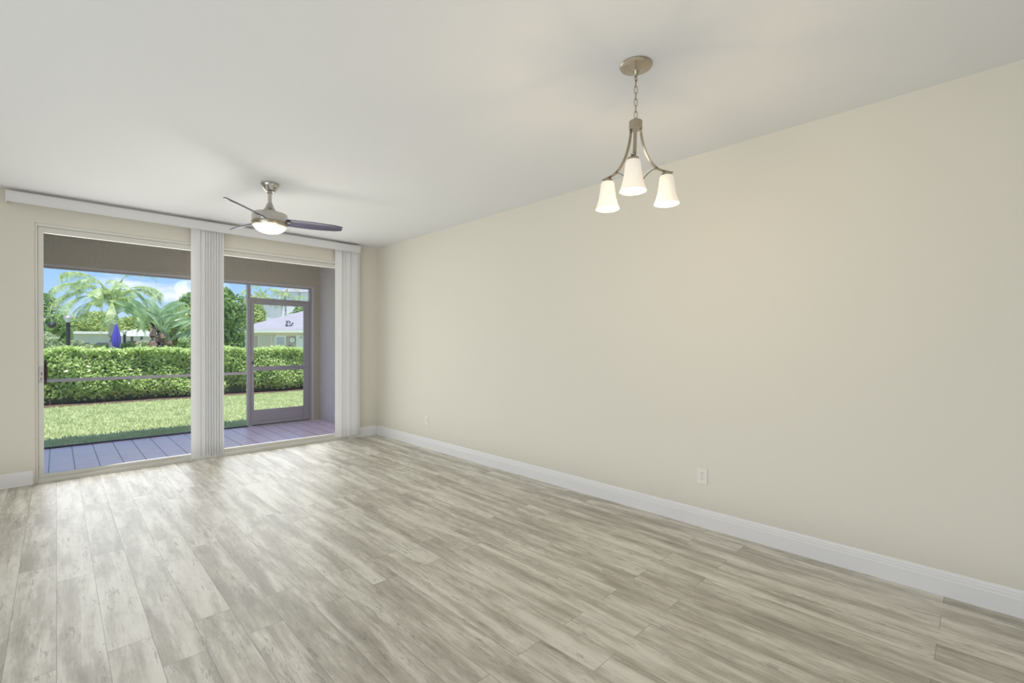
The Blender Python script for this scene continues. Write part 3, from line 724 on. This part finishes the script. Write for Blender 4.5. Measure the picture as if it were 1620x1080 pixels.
# feather palm
def palm(name, label, loc, h, fl, nf=18, seed=0, nl=46, tr=.16, mat='frond', bend=1.0):
    rs = random.Random(seed)
    t = empty(name, (loc[0], loc[1], GZ), label=label, cat='palm tree', group='palms in the garden')
    tm = MB(); tm.tube([(.05*math.sin(i), .04*math.cos(i*1.3), h*i/10) for i in range(11)], [tr*(1.25-.35*i/10)*(1+.05*(i % 2)) for i in range(11)], 12)
    tm.build('trunk', MT['trunk'], t, True)
    cs_ = MB(); cs_.tube([(0, 0, h-.1), (0, 0, h+.25), (0, 0, h+.5)], [tr*.9, tr*.8, tr*.35], 10); cs_.build('crownshaft', MT['frond'], t, True)
    for k in range(nf):
        az = k*2.399963+seed; el = R(75-88*(k+.5)/nf+rs.uniform(-6, 6)); L_ = fl*rs.uniform(.85, 1.1)
        # rachis arcing down
        p = Vector((0, 0, h+.3)); pts = [p.copy()]; e_ = el
        ns = 14
        for i in range(ns):
            e_ -= R(2.0+7.5*bend*(i/ns)*1.3)
            p = p+Vector((math.cos(az)*math.cos(e_), math.sin(az)*math.cos(e_), math.sin(e_)))*(L_/ns); pts.append(p.copy())
        rc = MB(); rc.tube(pts, [.028*(1-.8*i/ns) for i in range(ns+1)], 5)
        side = Vector((-math.sin(az), math.cos(az), 0))
        for j in range(nl):
            s_ = .12+.88*j/nl; fi = s_*ns; i0 = min(int(fi), ns-1); q0 = pts[i0].lerp(pts[i0+1], fi-i0); d = (pts[i0+1]-pts[i0]).normalized()
            ll = fl*.30*math.sin(math.pi*min(1, .18+.82*(1-abs(s_-.45))))*rs.uniform(.8, 1.1)
            for sg in (-1, 1):
                out = (side*sg*.75+d*.45).normalized()
                a_ = q0+out*ll*.45+Vector((0, 0, -.05*ll)); b_ = q0+out*ll*.62+Vector((0, 0, -ll*.72))
                wv = d*.021*(fl/3)**.5*(1 if nl > 40 else 1.7)
                rc.add([q0-wv*.6, q0+wv*.6, a_+wv, a_-wv], [(0, 1, 2, 3)]); rc.add([a_-wv, a_+wv, b_+wv*.2, b_-wv*.2], [(0, 1, 2, 3)])
        rc.build('frond', MT[mat], t, fix=False)
    return t
palm('palm_tree', 'large drooping feather palm behind the closed blue umbrella', (2.44, 36.85), 3.75, 2.95, 24, 3, 64, .17)
palm('palm_tree', 'feather palm behind the screen door, above the pool house left slope', (18.0, 62.2), 6.9, 2.7, 14, 8, 26, .14)
palm('palm_tree', 'small feather palm in front of the white building', (19.6, 58.8), 6.9, 1.9, 12, 5, 22, .12)
palm('palm_tree', 'feather palm at the right edge of the white building', (23.3, 60.6), 6.2, 2.1, 12, 9, 22, .12)

# bird-of-paradise / banana clump
bp_ = empty('paddle_leaf_plant', (3.35, 26.25, GZ), label='giant bird of paradise clump with paddle leaves and dry brown stems', cat='plant')
rs = random.Random(4)
for k, (dx, dy, hh) in enumerate(((-.25, 0, 2.35), (.12, .1, 1.9), (.42, .3, 1.55), (-.02, .3, 2.0))):
    s_ = MB(); s_.tube([(dx+.03*math.sin(i*2+k), dy, hh*i/8) for i in range(9)], [.17*(1-.05*i)*(1+.07*(i % 2)) for i in range(9)], 10)
    s_.build('stem', MT['bracts'], bp_, True)
def paddle(base, az, el, pl, bl, bw, name='paddle_leaf'):
    mbx = MB(); p = Vector(base); e_ = el; pts = [p.copy()]
    for i in range(6):
        e_ -= R(2); p = p+Vector((math.cos(az)*math.cos(e_), math.sin(az)*math.cos(e_), math.sin(e_)))*(pl/6); pts.append(p.copy())
    mbx.tube(pts, .028, 5)
    d0 = Vector((math.cos(az)*math.cos(e_), math.sin(az)*math.cos(e_), math.sin(e_)))
    side = Matrix.Rotation(rs.choice((-1, 1))*R(rs.uniform(35, 85)), 3, d0) @ Vector((-math.sin(az), math.cos(az), 0)); n = 10; prev = None; vs = []; fs = []
    for i in range(n+1):
        t = i/n; w_ = bw*math.sin(math.pi*(.06+.9*t))**.6*.5
        d = Vector((math.cos(az)*math.cos(e_), math.sin(az)*math.cos(e_), math.sin(e_))); up = side.cross(d)*-1
        vs += [p+side*w_+up*w_*.35, p, p-side*w_+up*w_*.35]
        e_ -= R(3.2); p = p+d*(bl/n)
    for i in range(n):
        a = i*3; fs += [(a, a+1, a+4, a+3), (a+1, a+2, a+5, a+4)]
    mbx.add(vs, fs); mbx.build(name, MT['banana'], bp_, True, fix=False)
for k in range(44):
    b0 = ((-.25, 0, 2.3), (.12, .1, 1.85), (.42, .3, 1.5), (-.02, .3, 1.95), (.7, .1, 1.0))[k % 5]
    fan_ = rs.uniform(-1, 1); az = (math.pi*.0 if fan_ > 0 else math.pi) + rs.uniform(-.7, .7); el = R(88-abs(fan_)*44)
    if k % 5 == 4: az = rs.uniform(-.5, .5)
    paddle(b0, az, el, rs.uniform(.35, .75), rs.uniform(.75, 1.05), rs.uniform(.20, .32))

# lamp posts
def lamp_post(loc, h, s, label):
    t = empty('lamp_post', (loc[0], loc[1], GZ), label=label, cat='lamp post', group='black lamp posts in the garden')
    MB().lathe([(.11*s, 0), (.11*s, .12), (.075*s, .16), (.07*s, .2), (.068*s, h-.36), (.085*s, h-.35), (.085*s, h-.33), (.05*s, h-.31)], 16).build('post', MT['black'], t, True)
    MB().lathe([(.05*s, h-.31), (.085*s, h-.28), (.115*s, h-.13), (.115*s, h-.11)], 12).build('lantern_glass', MT['lampglass'], t, True)
    MB().lathe([(.15*s, h-.12), (.145*s, h-.10), (.11*s, h-.04), (.05*s, h-.015), (.015*s, h+.03)], 16).build('lantern_cap', MT['bronze'], t, True)
    cb = MB(); cb.box(-.20*s, .20*s, -.012, .012, h-.46, h-.435); cb.build('ladder_bar', MT['black'], t)
    return t
lamp_post((.36, 27.67), 2.62, 1.05, 'black lamp post standing behind the hedge on the left')
lamp_post((3.60, 44.6), 2.38, 1.2, 'distant small lamp post right of the blue umbrella')
# dark lantern hanging from a curved hook
hl = empty('hanging_lantern', (-.24, 28.3, GZ), label='dark round lantern hanging from a thin curved pole at the far left', cat='lantern')
pl_ = MB(); pl_.tube([(-.12, 0, 0), (-.12, 0, 2.3)] + [(-.12+.12*(1-math.cos(t*math.pi/8)), 0, 2.3+.3*math.sin(t*math.pi/8)) for t in range(1, 8)] + [(.12, 0, 2.3)], .012, 6)
pl_.build('hook_pole', MT['trunk'], hl, True)
MB().lathe([(.01, 2.44), (.13, 2.40), (.17, 2.32), (.14, 2.24), (.06, 2.18), (.02, 2.16)], 10, c=(.10, 0, -.1)).build('lantern_body', MT['black'], hl, True)

# closed blue umbrella
um = empty('patio_umbrella', (2.24, 31.85, GZ), label='closed blue patio umbrella in front of the palm trunk', cat='umbrella')
um_m = MB(); vs = []; fs = []; prof = [(.02, 2.44), (.05, 2.33), (.10, 2.1), (.145, 1.85), (.165, 1.6), (.15, 1.38), (.10, 1.22), (.05, 1.16)]
seg = 48
for r_, z_ in prof:
    for k in range(seg):
        a = 2*math.pi*k/seg; rr = r_*(1+.16*math.cos(8*a)); vs.append((rr*math.cos(a), rr*math.sin(a), z_))
for i in range(len(prof)-1):
    for k in range(seg): fs.append((i*seg+k, i*seg+(k+1) % seg, (i+1)*seg+(k+1) % seg, (i+1)*seg+k))
fs.append(tuple(range(seg))); um_m.add(vs, fs); um_m.build('canopy', MT['blue'], um, True)
MB().lathe([(.022, 0), (.022, 2.42), (.03, 2.44), (.012, 2.50)], 10).build('pole', MT['palealu'], um, True)
MB().lathe([(.26, 0), (.26, .06), (.05, .09), (.04, .2)], 20).build('base', MT['conc'], um, True)

# low flat building far behind
RZ = -YAW
lbm = empty('low_building', (2.5, 59.5, GZ), R(-35), label='long low grey building with a white flat roof edge behind the palm', cat='building')
q = MB(); q.box(-5.5, 5.2, 0, 6, 0, 2.30); q.build('wall', MT['conc'], lbm)
q = MB(); q.box(-5.9, 5.6, -.4, 6.4, 2.30, 2.52); q.build('roof', MT['pwhite'], lbm)
for x in (-3.9, -1.8, .3, 2.4):
    q = MB(); q.box(x, x+1.5, -.03, .05, .3, 1.45); q.build('window', MT['dark'], lbm)
shl = empty('garden_shelter', (4.45, 46.2, GZ), RZ, label='small grey hip-roofed shelter between the umbrella and the paddle-leaved plant', cat='shelter')
q = MB(); q.add([(-1.3, -1.1, 1.95), (1.3, -1.1, 1.95), (1.3, 1.1, 1.95), (-1.3, 1.1, 1.95), (-.2, 0, 2.5), (.5, 0, 2.5)], [(0, 1, 5, 4), (1, 2, 5), (2, 3, 4, 5), (3, 0, 4), (0, 3, 2, 1)]); q.build('roof', MT['conc'], shl)
for x, y in ((-1.1, -.9), (1.1, -.9), (-1.1, .9), (1.1, .9)):
    q = MB(); q.box(x-.06, x+.06, y-.06, y+.06, 0, 1.96); q.build('post', MT['dark'], shl)
q = MB(); q.box(-1.0, 1.0, .3, .5, 0, 1.6); q.build('back_panel', MT['dark'], shl)
tu = empty('terracotta_urn', (4.25, 40.6, GZ), label='reddish urn on a pedestal behind the hedge beside the paddle-leaved plant', cat='urn')
MB().lathe([(.30, 0), (.30, .7), (.22, .78), (.16, .84), (.30, .98), (.42, 1.2), (.44, 1.38), (.36, 1.5), (.30, 1.52)], 20).build('urn_body', MT['terra'], tu, True)
MB().lathe([(.33, 1.50), (.34, 1.54), (.30, 1.56)], 20).build('urn_rim', MT['pwhite'], tu, True)

# pool house (local x along its front, y going back)
ph = empty('pool_house', (13.71, 45.40, GZ), RZ, label='pool house with a lilac grey hip roof and cream walls seen through the screen door', cat='building')
q = MB(); q.box(-3.0, 6.5, .45, 7.5, 0, 2.35); q.build('wall', MT['pwall'], ph)
EZ = 2.42
q = MB(); q.add([(-3.30, 0, EZ+.28), (6.85, 0, EZ+.28), (6.85, 8, EZ+.28), (-3.30, 8, EZ+.28), (1.9, 3.7, 4.75), (1.95, 4.2, 4.75)],
               [(0, 1, 4), (1, 2, 5, 4), (2, 3, 5), (3, 0, 4, 5), (0, 3, 2, 1)]); q.build('roof', MT['proof'], ph)
q = MB(); q.box(-3.32, 6.87, -.02, 8.02, EZ, EZ+.27); q.build('fascia', MT['pwhite'], ph)
q = MB(); q.box(-3.02, 6.52, .40, .45, EZ-.30, EZ); q.build('frieze', MT['pslat'], ph)
U = lambda px: (px-425)*.0578
def pbox(name, mat, x0, x1, z0, z1, d=.06, parent=ph, y=.45): q = MB(); q.box(x0, x1, y-d, y, z0, z1); return q.build(name, MT[mat], parent)
pbox('column', 'pwhite', U(383.5), U(391), 0, EZ-.05, .12)
pbox('column', 'pwhite', U(372.5), U(374), 0, EZ-.05, .12)
sf = pbox('shutter_frame', 'pwhite', U(404.5), U(427.5), .9, 2.16, .05); q = MB()
for i in range(9): q.box(U(406), U(426), .45-.09, .45-.05, 1.0+.125*i, 1.0+.125*i+.095)
q.build('shutter_slats', MT['pslat'], sf)
wf = pbox('window_frame', 'pwhite', U(432), U(448.5), 1.02, 2.16, .06); pbox('pane', 'pwin', U(434), U(446.5), 1.12, 2.02, .07, wf)
pbox('pilaster', 'pslat', U(428.5), U(431.8), 0, 2.2, .05)
dr = pbox('house_door', 'pwhite', U(465), U(476.5), 0, 2.2, .08)
lt = pbox('wall_lamp', 'bronze', U(471), U(474), 1.93, 2.05, .16)
pbox('utility_box', 'dark', U(453.5), U(456.5), 1.0, 1.28, .14)
pbox('column', 'palealu', U(477.5), U(481.5), 1.6, 2.3, .25)
ck = empty('wall_clock', (13.71, 45.40, 0), RZ, label='round white clock with a dark rim on the pool house wall', cat='clock')
ck.location = Vector((13.71, 45.40, 0)) + Matrix.Rotation(RZ, 3, 'Z') @ Vector((U(458.8), .44, 1.66))
def disc(mbx, r0_, r1_, y0, y1, seg=28):
    pts = [(r1_*math.cos(2*math.pi*k/seg), r1_*math.sin(2*math.pi*k/seg)) for k in range(seg)]; mbx.prism(pts, 'y', y0, y1); return mbx
disc(MB(), 0, .29, -.05, 0).build('clock_rim', MT['bronze'], ck); disc(MB(), 0, .22, -.058, -.05).build('clock_face', MT['pwhite'], ck)
q = MB(); q.box(-.012, .012, -.062, -.058, 0, .15); q.box(0, .10, -.062, -.058, -.012, .012); q.build('clock_hand', MT['black'], ck)
# dark curled metal ornament standing on the roof front slope
ro = empty('roof_ornament', (0, 0, 0), RZ, label='small dark curled metal ornament on the pool house roof', cat='ornament')
ro.location = Vector((13.71, 45.40, 0)) + Matrix.Rotation(RZ, 3, 'Z') @ Vector((U(449.5)+.02, .62, 2.78))
q = MB(); sc_ = .0592/38.6
def rp(pts, r): q.tube([((x-650)*sc_, 0, (760-y)*sc_+.04) for x, y in pts], r*1.9, 7, up=(0, 1, 0))
rp([(540, 370), (590, 405), (650, 400), (700, 380), (730, 400)], .022); rp([(590, 405), (600, 470), (650, 500), (690, 480)], .024)
rp([(600, 470), (560, 540)], .024); rp([(545, 590), (600, 650), (650, 710)], .045); rp([(530, 700), (600, 730), (680, 715)], .028)
rp([(800, 400), (750, 450), (790, 520), (800, 560)], .022); rp([(960, 470), (910, 570), (840, 640)], .024); rp([(740, 630), (820, 680), (870, 740), (872, 800)], .03)
q.build('ornament_scroll', MT['black'], ro, True)

# pale building far behind
wbm = empty('apartment_building', (24.6, 75.3, GZ), RZ, label='tall pale lilac building rising behind the pool house', cat='building')
q = MB(); q.box(-.9, 12, 0, 9, 0, 9.3); q.build('wall', MT['wb'], wbm)
q = MB(); q.add([(-1.3, -.3, 9.3), (12.4, -.3, 9.3), (12.4, 9.3, 9.3), (-1.3, 9.3, 9.3), (3, 4.5, 11.5), (9, 4.5, 11.5)], [(0, 1, 5, 4), (1, 2, 5), (2, 3, 4, 5), (3, 0, 4), (0, 3, 2, 1)]); q.build('roof', MT['proof'], wbm)
q = MB(); q.box(-2.6, -.9, .4, 8, 0, 7.3); q.build('wing', MT['wb'], wbm)
q = MB(); q.box(-2.1, -1.1, .3, .42, 5.6, 6.9); q.build('window', MT['dwin'], wbm)
q = MB(); q.box(2.6, 2.8, -.12, 0, 0, 9.3); q.build('downspout', MT['conc'], wbm)
ub = empty('apartment_building', (19.6, 72.6, GZ), RZ, label='smaller pale gabled house far left behind the screen door palms', cat='building')
q = MB(); q.box(-1.6, 1.6, 0, 6, 0, 7.2); q.build('wall', MT['wb'], ub)
q = MB(); q.add([(-1.9, -.3, 7.2), (1.9, -.3, 7.2), (1.9, 6.3, 7.2), (-1.9, 6.3, 7.2), (0, -.3, 8.5), (0, 6.3, 8.5)], [(0, 1, 4), (1, 2, 5, 4), (2, 3, 5), (3, 0, 4, 5), (0, 3, 2, 1)]); q.build('roof', MT['proof'], ub)
